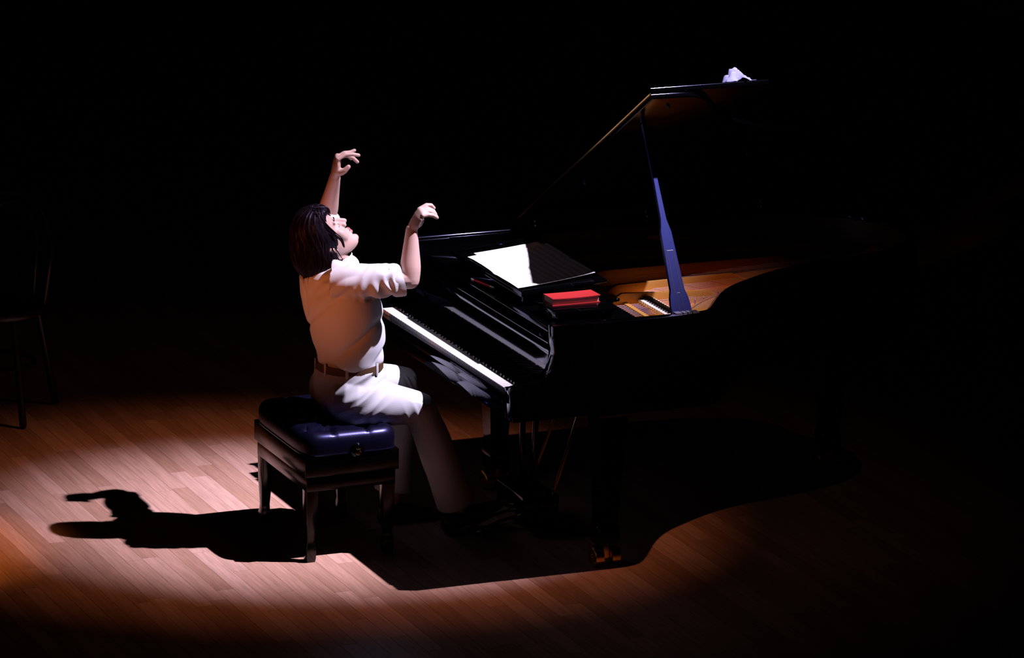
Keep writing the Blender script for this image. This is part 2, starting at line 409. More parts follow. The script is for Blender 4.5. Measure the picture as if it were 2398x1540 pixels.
# dampers (white felt wedges) and strings
for k in range(12):
    y = -.45 + k*.020
    d = boxo('damper', (.716, y-.007, .925), (.748, y+.007, .934), LACQ, P, .002)
    boxo('damper_felt', (.700, y-.0075, .912), (.764, y+.0075, .925), FELT_W, d, .001)
bm = nb()
for k in range(10, 62):
    y0 = -.60 + k*.0195; y1 = -.50 + k*.0165
    x1 = min(.84 + k*.021, 1.9)
    tube(bm, [(.60, y0, .912), (x1, y1, .909)], [.0004, .0004], seg=4, dome=False)
so = obj('strings', bm, STRING, P); so['kind'] = 'stuff'
for k in range(40):
    bm = nb(); tube(bm, [(.575+.012*(k % 2), -.60+k*.03, .884), (.575+.012*(k % 2), -.60+k*.03, .918)], [.0034, .003], seg=8); obj('tuning_pin', bm, STEEL, P)
bm = nb()
fa2 = offset(OUT, .16)
idx = [i for i, q in enumerate(fa2) if .80 < q.x < 1.75 and q.y < .1]
loft(bm, [[Vector((fa2[i].x, fa2[i].y, .884)), Vector((fa2[i].x, fa2[i].y, .903)), Vector((fa2[i].x+.012, fa2[i].y+.022, .903)), Vector((fa2[i].x+.012, fa2[i].y+.022, .884))] for i in idx])
obj('bridge', fix(bm), COPPER, P)
# ---- lid: main leaf with the front flap folded back on it
TH = math.radians(31.6); HY, HZ = .715, 1.0
def lid_pt(x, w_, n): return Vector((x, HY - w_*math.cos(TH) + n*math.sin(TH), HZ + w_*math.sin(TH) + n*math.cos(TH)))
LX0 = .605
lo = [q for q in offset(OUT, -.012) if q.x > LX0]
lo = [Vector((LX0, -.724))] + lo + [Vector((LX0, .715))]
lp = [(q.x, max(0, HY-q.y)) for q in lo]
def plate3(bm, outline, n0, n1, r=.006):
    """flat plate with chamfered edges, outline in lid coordinates"""
    pts = [Vector(p) for p in outline]; k = len(pts)
    def inset(d):
        res = []
        for i in range(k):
            a, b, c = pts[i-1], pts[i], pts[(i+1) % k]
            t = ((b-a).normalized() + (c-b).normalized())
            t = t.normalized() if t.length > 1e-6 else (c-b).normalized()
            res.append(b + Vector((-t.y, t.x))*d)
        return res
    ar = sum(pts[i-1].x*pts[i].y-pts[i].x*pts[i-1].y for i in range(k)); sg = 1 if ar > 0 else -1
    prof = [(r*(1-math.sin(q)), n0 + r*(1-math.cos(q))) for q in (math.pi/2*k_/4 for k_ in range(5))] + [(r*(1-math.cos(q)), n1 - r*(1-math.sin(q))) for q in (math.pi/2*k_/4 for k_ in range(5))]
    loft(bm, [[lid_pt(q.x, q.y, n) for q in inset(d*sg)] for d, n in prof]); return fix(bm)
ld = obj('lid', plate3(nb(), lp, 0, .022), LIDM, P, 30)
obj('front_flap', plate3(nb(), [(LX0+.002, .03), (LX0+.478, .03), (LX0+.478, 1.44), (LX0+.002, 1.44)], .0245, .0455), LACQ, ld, 30)
bm = nb(); tube(bm, [lid_pt(LX0-.001, .04, .0232), lid_pt(LX0-.001, 1.43, .0232)], [.0042, .0042], seg=10); obj('flap_hinge', bm, BRASS, ld)
for x in (.72, 1.2, 1.7):
    bm = nb(); tube(bm, [(x-.035, .7155, .995), (x+.035, .7155, .995)], [.006, .006], seg=10); obj('lid_hinge', bm, BRASS, P)
for (x, w_) in ((.70, 1.36), (.70, .5), (1.3, .7)):
    bm = nb(); tube(bm, [lid_pt(x, w_, 0), lid_pt(x, w_, -.006)], [.007, .006], seg=10); obj('lid_bumper', bm, SATIN, ld)
# ---- prop stick
S0 = Vector((.685, -.650, .952)); SD = Vector((-.004, .239, .425)).normalized()
# length until it meets the lid underside
tL = 0
for k in range(2000):
    tL = k*.0005; q = S0 + SD*tL
    if q.z > HZ + (HY-q.y)*math.tan(TH) - .004: break
SW = Vector((1, 0, 0)); SN = SW.cross(SD).normalized()
if SN.y > 0: SN = -SN
prof = [(0, .040), (.055, .040), (.085, .036), (.115, .028), (.30, .0225), (.335, .0215), (.36, .016), (.385, .0115), (.52, .0085), (tL, .008)]
bm = nb(); rings = []
for t, hw in prof:
    c = S0 + SD*t; th = .0075
    rings.append([c-SW*hw-SN*th, c+SW*hw-SN*th, c+SW*hw+SN*(th-.001), c+SW*(hw-.001)+SN*th, c-SW*(hw-.001)+SN*th, c-SW*hw+SN*(th-.001)])
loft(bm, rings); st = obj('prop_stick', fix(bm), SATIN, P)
def on_stick(a, b, t0, t1, n0, n1, name, material, taper=1.):
    bm = nb(); vs = []
    rg = []
    for t, f in ((t0, 1), (t1, taper)):
        c = S0 + SD*t; rg.append([c+SW*a*f+SN*n0, c+SW*b*f+SN*n0, c+SW*b*f+SN*n1, c+SW*a*f+SN*n1])
    loft(bm, rg); return obj(name, fix(bm), material, st)
for s in (-1, 1):
    on_stick(s*.0150-.0017, s*.0150+.0017, .10, .262, .0075, .0081, 'groove', DARK, .78)
    on_stick(s*.0095-.0014, s*.0095+.0014, .012, .10, .0075, .0081, 'groove', DARK, .75)
on_stick(-.0125, .0125, .262, .2645, .0075, .0085, 'inner_stay_tip', STEEL)
on_stick(-.006, .006, .10, .102, .0075, .0085, 'small_stay_tip', STEEL)
hb = boxo('stick_hinge', (.640, -.690, .970), (.735, -.655, .988), STEEL, P, .003)
for x in (.668, .687, .706): boxo('slot', (x-.002, -.6905, .9881), (x+.002, -.657, .9886), DARK, hb, 0)
# ---- legs with twin brass casters
def piano_leg(x, y):
    root = bpy.data.objects.new('leg', None); COL.objects.link(root); root.parent = P; root.matrix_parent_inverse = INVP; root.location = (x, y, 0)
    ROOTM[root.name] = Matrix.Translation((x, y, 0))
    bm = nb(); rings = []
    for z, h in ((.634, .068), (.60, .068), (.585, .058), (.55, .055), (.30, .042), (.19, .036), (.165, .036)):
        rings.append([Vector((x+sx*h, y+sy*h, z)) for sx, sy in ((-1, -1), (1, -1), (1, 1), (-1, 1))])
    loft(bm, rings); obj('leg_post', fix(bm), LACQ, root, 20)
    boxo('leg_foot', (x-.042, y-.042, .088), (x+.042, y+.042, .160), LACQ, root, .004)
    for dx in (-.033, .033):
        bm = nb(); R0 = .0395
        prof = [(-.019, .012), (-.019, R0-.006), (-.016, R0), (.016, R0), (.019, R0-.006), (.019, .012)]
        loft(bm, [[Vector((x+dx+a, y+r*math.cos(t), R0+r*math.sin(t))) for a, r in prof] for t in (2*math.pi*k/28 for k in range(28))], closed=True)
        loft(bm, [[Vector((x+dx+a, y+.012*math.cos(t), R0+.012*math.sin(t))) for t in (2*math.pi*k/14 for k in range(14))] for a in (-.019, .019)])
        obj('caster_wheel', fix(bm), BRASS, root, 35)
    bm = nb(); box(bm, (x-.012, y-.018, .03), (x+.012, y+.018, .09), .003); cyl(bm, (x-.058, y, .0395), (x+.058, y, .0395), .006); obj('caster_fork', bm, BRASS, root)
for x, y in ((.448, -.525), (.448, .525), (1.80, .33)): piano_leg(x, y)
# ---- pedal lyre
for y in (-.055, .055):
    bm = nb(); tube(bm, [(.36, y*1.5, .64), (.36, y*1.1, .40), (.36, y, .17)], [.015, .012, .015]); obj('lyre_post', bm, LACQ, P)
boxo('lyre_box', (.29, -.14, .075), (.43, .14, .165), LACQ, P, .006)
for y in (-.075, 0, .075):
    bm = nb(); tube(bm, [(.31, y, .082), (.22, y, .066), (.15, y, .040), (.118, y, .034)], [(.009, .006), (.012, .005), (.017, .004), (.013, .004)], ref=(0, 1, 0)); obj('pedal', bm, BRASS, P)
for y in (-.1, .1):
    bm = nb(); tube(bm, [(.42, y, .15), (.58, y*.8, .63)], [.006, .006]); obj('lyre_brace', bm, BRASS, P)

# ================================================================== SHEETS, BOOK, PENCIL, CLOTH
def note_paper():
    m = mat('printed_score', (.86, .86, .84), .8); nt = m.node_tree; N = nt.nodes; L = nt.links; b = N['Principled BSDF']
    tc = N.new('ShaderNodeTexCoord'); sp = N.new('ShaderNodeSeparateXYZ'); L.new(tc.outputs['Object'], sp.inputs[0])
    # five line staves running across the page (object X is page height, Y page width)
    a = N.new('ShaderNodeMath'); a.operation = 'MULTIPLY'; a.inputs[1].default_value = 2*math.pi/.0026; L.new(sp.outputs[0], a.inputs[0])
    s1 = N.new('ShaderNodeMath'); s1.operation = 'SINE'; L.new(a.outputs[0], s1.inputs[0])
    g1 = N.new('ShaderNodeMath'); g1.operation = 'GREATER_THAN'; g1.inputs[1].default_value = .72; L.new(s1.outputs[0], g1.inputs[0])
    c = N.new('ShaderNodeMath'); c.operation = 'MULTIPLY'; c.inputs[1].default_value = 2*math.pi/.026; L.new(sp.outputs[0], c.inputs[0])
    s2 = N.new('ShaderNodeMath'); s2.operation = 'SINE'; L.new(c.outputs[0], s2.inputs[0])
    g2 = N.new('ShaderNodeMath'); g2.operation = 'GREATER_THAN'; g2.inputs[1].default_value = .0; L.new(s2.outputs[0], g2.inputs[0])
    mp = N.new('ShaderNodeMapping'); mp.inputs['Scale'].default_value = (160, 220, 1); L.new(tc.outputs['Object'], mp.inputs[0])
    nz = N.new('ShaderNodeTexNoise'); nz.inputs['Scale'].default_value = 1; L.new(mp.outputs[0], nz.inputs['Vector'])
    g3 = N.new('ShaderNodeMath'); g3.operation = 'GREATER_THAN'; g3.inputs[1].default_value = .60; L.new(nz.outputs[0], g3.inputs[0])
    mxx = N.new('ShaderNodeMath'); mxx.operation = 'MAXIMUM'; L.new(g1.outputs[0], mxx.inputs[0]); L.new(g3.outputs[0], mxx.inputs[1])
    mul = N.new('ShaderNodeMath'); mul.operation = 'MULTIPLY'; L.new(mxx.outputs[0], mul.inputs[0]); L.new(g2.outputs[0], mul.inputs[1])
    mix = N.new('ShaderNodeMixRGB'); mix.inputs[1].default_value = (.86, .86, .84, 1); mix.inputs[2].default_value = (.36, .36, .38, 1)
    L.new(mul.outputs[0], mix.inputs[0]); L.new(mix.outputs[0], b.inputs['Base Color']); return m
SCORE = note_paper()
def sheet(name, label, ya, yb, a0, a1, n, rot, curl, material):
    """paper lying on the desk: ya..yb along the keyboard, a0..a1 up the desk"""
    bm = nb(); nx, ny = 14, 20; V = {}
    cx, cy = (a0+a1)/2, (ya+yb)/2
    for lay in (0, 1):
        for i in range(nx+1):
            for j in range(ny+1):
                a = a0+(a1-a0)*i/nx-cx; y = ya+(yb-ya)*j/ny-cy
                h = curl*((a-(a0-cx))/(a1-a0))**2 + .0012*math.sin(y*21+n*900) + (.0035*math.exp(-(abs(y)/.02)**2)*-1 if name == 'open_score' else 0)
                V[lay, i, j] = bm.verts.new((a, y, h - lay*.0009))
    for i in range(nx):
        for j in range(ny):
            bm.faces.new((V[0, i, j], V[0, i+1, j], V[0, i+1, j+1], V[0, i, j+1]))
            bm.faces.new((V[1, i, j+1], V[1, i+1, j+1], V[1, i+1, j], V[1, i, j]))
    for i in range(nx):
        for j in (0, ny): bm.faces.new((V[0, i, j], V[1, i, j], V[1, i+1, j], V[0, i+1, j]))
    for j in range(ny):
        for i in (0, nx): bm.faces.new((V[0, i, j], V[0, i, j+1], V[1, i, j+1], V[1, i, j]))
    o = obj(name, fix(bm), material)
    o.location = desk_pt(cx, cy, n); o.rotation_euler = (0, -DKA, rot); return o
tag(sheet('open_score', '', -.295, .185, .016, .325, .0200, math.radians(-1.5), .012, SCORE), 'open white music score lying on the black music desk, topmost sheet', 'sheet music')
tag(sheet('loose_sheet', '', -.03, .235, .030, .320, .0165, math.radians(3.5), .008, PAPER), 'white loose page sticking out under the far edge of the open score', 'sheet music')
tag(sheet('loose_sheet', '', .02, .262, .060, .325, .0145, math.radians(-2.0), .006, PAPER), 'lowest white page of the stack, furthest from the red book', 'sheet music')
# red book
BX0, BX1, BY0, BY1, BZ = .224, .414, -.512, -.424, 1.008
bkr = thing('red_book', 'small thick red book lying closed beside the music desk', 'book', ((BX0+BX1)/2, (BY0+BY1)/2, BZ))
def bent(lo, hi, bend, material, name):
    bm = nb(); n = 10; rings = []
    for k in range(n+1):
        t = k/n; x = lo[0]+(hi[0]-lo[0])*t; dz = bend*(2*t-1)**2
        rings.append([Vector((x, lo[1], lo[2]+dz)), Vector((x, hi[1], lo[2]+dz*.4)), Vector((x, hi[1], hi[2]+dz*.4)), Vector((x, lo[1], hi[2]+dz))])
    loft(bm, rings); return obj(name, fix(bm), material, bkr)
bent((BX0, BY0, BZ), (BX1, BY1, BZ+.003), 0, REDCOV, 'back_cover')
bent((BX0+.003, BY0+.007, BZ+.003), (BX1-.003, BY1-.002, BZ+.022), 0, PAGES, 'page_block')
bent((BX0, BY0, BZ+.0225), (BX1, BY1, BZ+.0255), .0025, REDCOV, 'front_cover')
bent((BX0, BY1-.002, BZ+.003), (BX1, BY1+.001, BZ+.0225), 0, REDCOV, 'spine')
# pencil lying on the music shelf
pA, pB = Vector((.158, .10, .9715)), Vector((.186, -.055, .9715)); pd = (pB-pA)
pc = thing('pencil', 'short red and white pencil lying on the shelf below the score', 'pencil', (pA+pB)/2)
def seg(a, b, r0, r1, material, name):
    bm = nb(); cyl(bm, pA+pd*a, pA+pd*b, r0, r1, 8); obj(name, fix(bm), material, pc)
seg(.12, .82, .0035, .0035, REDCOV, 'shaft'); seg(0, .12, .0035, .0035, FELT_W, 'eraser'); seg(.82, 1, .0035, .0006, FELT_W, 'tip')
# crumpled cloth on the lid
bm = nb(); n = 26; V = {}
for i in range(n+1):
    for j in range(n+1):
        u, v = i/n*2-1, j/n*2-1
        r = max(0, 1-(u*u+v*v*.9)); e = .5+.5*noise.noise(Vector((u*1.7+3, v*1.9, .2)))
        h = .058*r**.8*(.55+.9*abs(noise.noise(Vector((u*2.3, v*2.6, 5)))) + .5*max(0, math.cos((u-.05)*3)*math.cos(v*2.0))) + .004*noise.noise(Vector((u*7, v*7, 1)))
        x = .975 + u*.060*(1+.3*noise.noise(Vector((v*2, u, 9)))); w_ = 1.385 + v*.052*(1+.35*noise.noise(Vector((u*2, v, 4))))
        V[i, j] = bm.verts.new(lid_pt(x, w_, .0465+max(0, h)))
for i in range(n):
    for j in range(n): bm.faces.new((V[i, j], V[i+1, j], V[i+1, j+1], V[i, j+1]))
fix(bm); bmesh.ops.solidify(bm, geom=bm.faces[:], thickness=-.0012)
tag(obj('crumpled_cloth', bm, CLOTH), 'crumpled white cloth left on top of the raised piano lid', 'cloth')

# ================================================================== PIANO BENCH
BXc, BYc = -.4107, .1336; BH, BW = .186, .276
B = thing('piano_bench', 'black wooden piano bench with tufted black leather seat and tapered legs', 'bench', (BXc, BYc, 0))
def bb(x0, y0, z0, x1, y1, z1): return (BXc+x0, BYc+y0, z0), (BXc+x1, BYc+y1, z1)
boxo('seat_frame', *bb(-BH, -BW, .333, BH, BW, .412), BWOOD, B, .003)
boxo('base_frame', *bb(-BH+.010, -BW+.010, .275, BH-.010, BW-.010, .333), BWOOD, B, .002)
for sx in (-1, 1):
    for sy in (-1, 1):
        cx, cy = BXc+sx*(BH-.034), BYc+sy*(BW-.034); bm = nb(); rings = []
        for z, h, t in ((.276, .0235, 0), (.20, .0225, 0), (.12, .0175, .3), (.085, .0155, .4), (.066, .0165, .45), (.052, .0195, .5), (.012, .0185, .6), (0, .0155, .6)):
            ox, oy = sx*.004*t, sy*.004*t
            rings.append([Vector((cx+ox+a*h, cy+oy+b*h, z)) for a, b in ((-1, -1), (1, -1), (1, 1), (-1, 1))])
        loft(bm, rings); fix(bm)
        es = [e for e in bm.edges if abs(e.verts[0].co.z-e.verts[1].co.z) > .005]
        bmesh.ops.bevel(bm, geom=es, offset=.0025, segments=2, affect='EDGES', profile=.5)
        obj('leg', bm, BWOOD, B, 25)
# tufted cushion
bm = nb(); NX, NY = 60, 84; CB, CT = .413, .497; V = {}
bx_, by_ = (-.36, .36), (-.72, -.24, .24, .72)
ex, ey = BH+.003, BW+.003
def cush(u, v):
    """u, v in -1..1 -> rounded, tufted block"""
    su, sv = abs(u), abs(v)
    def se(t, p): return max(0., 1-t**p)**(1/p)
    return su, sv
def tuft(u, v):
    d = 0.
    for q in bx_: d = max(d, math.exp(-((u-q)/.030)**2)*.55)
    for q in by_: d = max(d, math.exp(-((v-q)/.020)**2)*.55)
    for q in bx_:
        for r in by_: d = max(d, 1.45*math.exp(-(((u-q)/.11)**2+((v-r)/.072)**2)))
    return d
rows = []
def pos(u, v):
    # map square to dome: edge roll
    au, av = abs(u), abs(v); m_ = max(au, av)
    return m_
rings = []
# side + top built from concentric rounded rectangles
levels = [(0., 1.00, .0), (.2, 1.012, .0), (.45, 1.018, 0), (.66, 1.005, .0), (.80, .975, 0), (.90, .935, 0), (.965, .885, 0), (1., .82, 0)] + [(1+.03*(1-k/12), .82*k/12, 1) for k in range(11, 0, -1)]
NP = 160
def rrect(s, hx, hy, r, k):
    """k-th of NP points round a rounded rectangle, scaled by s about the centre"""
    t = 2*math.pi*(k+.5)/NP; c, s_ = math.cos(t), math.sin(t); p = 7 if s > .5 else 4
    q = (abs(c)**p+abs(s_)**p)**(-1/p); return c*q*hx*s, s_*q*hy*s
RG = []
for f, s, inner in levels:
    ring = []
    for k in range(NP):
        if inner: x, y = rrect(s, ex, ey, .03, k)
        else:
            x, y = rrect(1, ex, ey, .03, k); ins = (1-s)*.20
            L = math.hypot(x, y); gx, gy = x*abs(x)**3/ex**4, y*abs(y)**3/ey**4; gl = math.hypot(gx/ex, gy/ey) or 1
            x -= (gx/ex)/gl*ins; y -= (gy/ey)/gl*ins
        u, v = x/ex, y/ey
        z = CB + (CT-CB)*min(f, 1.03)
        dz = tuft(u, v)
        if inner or f > .9: z -= dz*.025*min(1, max(0, (f-.75)/.25))
        if not inner:
            dd = max(max(math.exp(-((u-q)/.022)**2) for q in bx_) if abs(v) > .93 else 0, max(math.exp(-((v-q)/.015)**2) for q in by_) if abs(u) > .93 else 0)
            x *= 1-.012*dd*min(1, f*1.5); y *= 1-.010*dd*min(1, f*1.5)
        ring.append(Vector((BXc+x, BYc+y, z)))
    RG.append(ring)
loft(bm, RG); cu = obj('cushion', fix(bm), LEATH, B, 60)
for q in bx_:
    for r in by_:
        b2 = nb(); ellipsoid(b2, (BXc+q*ex, BYc+r*ey, CT-.024), (.009, .009, .005), seg=12, rings=8); obj('button', b2, LEATH, cu)
b2 = nb(); loft(b2, [[Vector((BXc+x*(1+dx), BYc+y*(1+dx*.7), .4155+dz)) for dx, dz in ((.020, 0), (.014, .0035), (.006, .0035), (.004, -.001), (.012, -.003))] for x, y in (rrect(1, ex, ey, .03, k) for k in range(NP))], closed=True)
obj('piping', fix(b2), LEATH, cu)
# adjusting knob with gold lyre
kc = px(838, 1054, BYc-BW-.016); kn_y = BYc-BW
b2 = nb(); rings = []
for dy, r in ((-.004, .026), (-.010, .0275), (-.016, .026), (-.0205, .021), (-.0235, .012), (-.0245, .003)):
    rings.append([Vector((kc.x+r*math.cos(t), kn_y+dy, kc.z+r*math.sin(t))) for t in (2*math.pi*k/36 for k in range(36))])
loft(b2, rings); kb = obj('adjusting_knob', fix(b2), LACQ, B, 60)
b2 = nb()
def ly(x, z): 
    r = math.hypot(x, z); return Vector((kc.x+x, kn_y-.0243+.0045*(r/.02)**2-.0006, kc.z+z-.002))
for s in (-1, 1):
    tube(b2, smooth_path([ly(s*.003, -.013), ly(s*.0085, -.008), ly(s*.0075, -.001), ly(s*.005, .005), ly(s*.0065, .010), ly(s*.0095, .0095)], 5), [.0007]*26, seg=6)
    tube(b2, [ly(s*.0016, -.010), ly(s*.0016, .008)], [.0004]*2, seg=5)
tube(b2, [ly(-.0065, .0075), ly(.0065, .0075)], [.0007]*2, seg=6); tube(b2, [ly(-.005, -.014), ly(.005, -.014)], [.0010]*2, seg=6)
tube(b2, [ly(0, -.013), ly(0, .012)], [.0005]*2, seg=5); ellipsoid(b2, ly(0, .0125), (.0014, .0012, .0014), seg=8, rings=6)
o = obj('lyre_emblem', b2, BRASS, kb); o['label'] = 'small gold lyre emblem'

# ================================================================== BENTWOOD CHAIR (far left, in the dark)
CC = Vector((-1.065, 2.205, 0)); ca = Vector((.595, .803, 0)); cs = Vector((.803, -.595, 0))   # ca: front->back, cs: towards the right legs
CH = thing('bentwood_chair', 'dark bentwood chair with double hoop back at the left edge', 'chair', CC)
def cp(a, s, z): return CC + ca*a + cs*s + Vector((0, 0, z))
bm = nb(); rings = [[cp(.20*r*math.cos(t), .20*r*math.sin(t), z) for t in (2*math.pi*k/40 for k in range(40))] for r, z in ((.9, .43), (1, .437), (1.02, .45), (1, .462), (.93, .466), (.5, .460), (.05, .458))]
loft(bm, rings); obj('seat', fix(bm), CHAIRM, CH)
for s in (-1, 1):
    bm = nb(); tube(bm, smooth_path([cp(-.135, s*.125, .435), cp(-.16, s*.155, .22), cp(-.185, s*.18, .012)], 6), [.015]*13, seg=10); obj('front_leg', bm, CHAIRM, CH)
    bm = nb(); tube(bm, smooth_path([cp(.14, s*.13, .435), cp(.165, s*.16, .22), cp(.20, s*.185, .012)], 6), [.015]*13, seg=10); obj('back_leg', bm, CHAIRM, CH)
for wd, tz, r in ((.185, .885, .013), (.125, .845, .010)):
    pts = [cp(.15, -wd*.85, .44)] + [cp(.15+.07*math.sin(t)**.8 if math.sin(t) > 0 else .15, -wd*math.cos(t), .62+(tz-.62)*math.sin(t)) for t in (math.pi*k/12 for k in range(13))] + [cp(.15, wd*.85, .44)]
    bm = nb(); sp_ = smooth_path(pts, 4); tube(bm, sp_, [r]*len(sp_), ref=(1, 0, 0), seg=10); obj('hoop_back', bm, CHAIRM, CH)
bm = nb(); loft(bm, [[cp(.155*math.cos(t)+.011*math.cos(q)*math.cos(t), .155*math.sin(t)+.011*math.cos(q)*math.sin(t), .22+.011*math.sin(q)) for q in (2*math.pi*j/8 for j in range(8))] for t in (2*math.pi*k/36 for k in range(36))], closed=True)
obj('leg_ring', fix(bm), CHAIRM, CH)

# ================================================================== PERSON
Y0 = .10
PE = thing('person', 'person in white shirt and cream trousers at the piano, head back, hands raised', 'person', (BXc, Y0, 0))
# --- joints
pelvis = Vector((-.365, Y0, .585)); waist = px(818, 848, Y0); chest = px(803, 720, Y0); upper = px(790, 655, Y0)
neck0 = px(795, 622, Y0)
hipR, hipL = Vector((-.355, Y0-.085, .575)), Vector((-.355, Y0+.085, .575))
kneeR = px(983, 955, Y0-.135); kneeL = px(944, 893, Y0+.15)
ankR = Vector((.085, .02, .10)); ankL = Vector((-.10, .235, .10))
shR = px(800, 652, Y0-.155); elR = px(960, 654, Y0-.215); wrR = px(964, 537, Y0-.19)
shL = Vector((-.375, Y0+.165, 1.045)); elL = px(764, 512, .47); wrL = px(785, 413, .36)
# head frame
HT = math.radians(52); HS = 1.02
HF = Vector((math.cos(HT), 0, math.sin(HT))); HU = Vector((-math.sin(HT), 0, math.cos(HT))); HR = Vector((0, 1, 0))
HO = px(811, 513, Y0) - (HF*.112 - HU*.032)*HS
def hp(f, u, r=0.): return HO + (HF*f + HU*u + HR*r)*HS
body = nb()
# torso (inside the shirt) and limbs
def FORE(a, b, c, d, e):
    k = [Vector((a, a, 0)), Vector((b, b, 0)), Vector((c, c, 0)), Vector((d, e, 0))]
    return [(q.x, q.y) for q in smooth_path(k, 4)]
tube(body, [pelvis, waist, chest, upper], [(.135, .085), (.115, .070), (.130, .080), (.125, .060)], ref=(0, 1, 0), seg=20)
tube(body, [upper + Vector((.0, 0, .0)), neck0, hp(-.028, -.075)], [(.075, .065), .055, .052], seg=18)
tube(body, [shR+Vector((0, .02, -.01)), (shR+elR)/2, elR], [.040, .038, .036]); tube(body, [shL+Vector((0, -.02, -.01)), (shL+elL)/2, elL], [.040, .038, .035])
tube(body, smooth_path([elR, elR.lerp(wrR, .25), elR.lerp(wrR, .6), wrR], 4), FORE(.036, .0385, .031, .026, .021), ref=(0, 1, 0), seg=48)
tube(body, smooth_path([elL, elL.lerp(wrL, .25), elL.lerp(wrL, .6), wrL], 4), FORE(.034, .037, .029, .025, .020), ref=(0, 1, 0), seg=48)
for h, k, a in ((hipR, kneeR, ankR), (hipL, kneeL, ankL)):
    tube(body, [h, h.lerp(k, .5), k], [.082, .068, .048]); tube(body, [k, k.lerp(a, .3), a], [.048, .050, .033])
    lf = .36 if a is ankR else 0.
    tube(body, [a + Vector((-.02, 0, -.05+.02*lf)), a + Vector((.08, 0, -.068+.13*lf)), a + Vector((.13, 0, -.072+.18*lf))], [.026, .024, .018])
# head
lev = [(-.120, .066, .040, .016), (-.113, .079, .022, .030), (-.100, .0855, -.002, .041), (-.085, .0835, -.028, .049), (-.070, .082, -.050, .055), (-.050, .083, -.062, .060),
       (-.030, .0805, -.072, .0640), (-.010, .0790, -.078, .067), (.010, .079, -.082, .069), (.025, .0835, -.083, .0705), (.045, .0850, -.082, .071), (.065, .080, -.077, .069), (.085, .066, -.066, .062), (.103, .040, -.045, .047), (.114, .010, -.022, .024)]
rings = []
for u, ff, fb2, hw in lev:
    c, a = (ff+fb2)/2, (ff-fb2)/2; ring = []
    for k in range(32):
        t = 2*math.pi*k/32; ct, s_ = math.cos(t), math.sin(t)
        e = 2.35; q = (abs(ct)**e+abs(s_)**e)**(-1/e)
        ring.append(hp(c+a*ct*q, u, hw*s_*q))
    rings.append(ring)
loft(body, rings)
tube(body, [hp(.078, .022), hp(.085, .006), hp(.096, -.014), hp(.1035, -.029)], [(.0075, .008), (.0075, .008), (.0085, .009), (.0100, .0095)], ref=(0, 1, 0), seg=20)
tube(body, [hp(.072, .016), hp(.078, -.004), hp(.085, -.020), hp(.090, -.033)], [(.011, .008), (.013, .009), (.015, .010), (.0165, .010)], ref=(0, 1, 0), seg=20)
for s in (-1, 1):
    ellipsoid(body, hp(.0905, -.0345, s*.0125), (.009, .008, .0085), (HF, HR, HU), 12, 8)           # nostril wing
    ellipsoid(body, hp(.0725, .020, s*.029), (.0105, .026, .0105), (HF, HR, HU), 24, 14)              # brow ridge
    ellipsoid(body, hp(.0665, -.002, s*.031), (.0118, .0165, .0115), (HF, HR, HU), 24, 14)           # closed lid
    ellipsoid(body, hp(.052, -.030, s*.038), (.0235, .028, .036), (HF, HR, HU), 28, 18)              # cheek
    # ear
    ellipsoid(body, hp(-.012, -.010, s*.074), (.017, .0075, .029), ((HF+HU*.2).normalized(), (HR*s+HF*-.35).normalized(), HU), 16, 10)
    ellipsoid(body, hp(-.004, -.040, s*.073), (.0095, .006, .0105), (HF, HR, HU), 12, 8)
ellipsoid(body, hp(.0855, -.0605), (.0075, .021, .0062), (HF, HR, HU), 16, 8)
ellipsoid(body, hp(.0845, -.0735), (.0080, .019, .0066), (HF, HR, HU), 16, 8)
ellipsoid(body, hp(.0770, -.1020), (.0140, .020, .0140), (HF, HR, HU), 16, 8)
# --- hands
def hand(wr, knuckles, fingers, thumb, prev):
    K = [Vector(k) for k in knuckles]; mid = sum(K, Vector())/4
    d = (mid-wr).normalized(); lat = (K[-1]-K[0]); L = lat.length; lat = (lat-d*lat.dot(d)).normalized()
    tube(body, [wr - (wr-prev).normalized()*-.0, wr.lerp(mid, .35), wr.lerp(mid, .75), mid], [(.023, .019), (L*.5+.006, .0175), (L*.5+.009, .0155), (L*.5+.006, .0125)], ref=lat, seg=18)
    for k, f in zip(K, fingers):
        pts = [wr.lerp(k, .6), k] + [Vector(p) for p in f]
        tube(body, pts, [.0085, .0095] + [.0086, .0080, .0070][:len(f)], seg=12)
    tube(body, [wr.lerp(mid, .18)] + [Vector(p) for p in thumb], [.0135, .0145, .0110, .0088], seg=12)
# left hand (far, higher): index nearest the camera
ys = (.318, .338, .358, .377)
hand(wrL, [px(791, 372, ys[0]), px(792, 369, ys[1]), px(791, 367, ys[2]), px(788, 369, ys[3])],
     [[px(808, 362, ys[0]), px(825, 361, ys[0]-.002), px(840, 363.5, ys[0]-.003)],
      [px(810, 364, ys[1]), px(826, 369, ys[1]), px(837, 379, ys[1])],
      [px(806, 358, ys[2]), px(821, 356.5, ys[2]), px(830, 352, ys[2])],
      [px(803, 364, ys[3]), px(815, 364, ys[3]), px(822, 371, ys[3])]],
     [px(800, 402, .322), px(808, 399, .312), px(816, 390.5, .306)], elL)
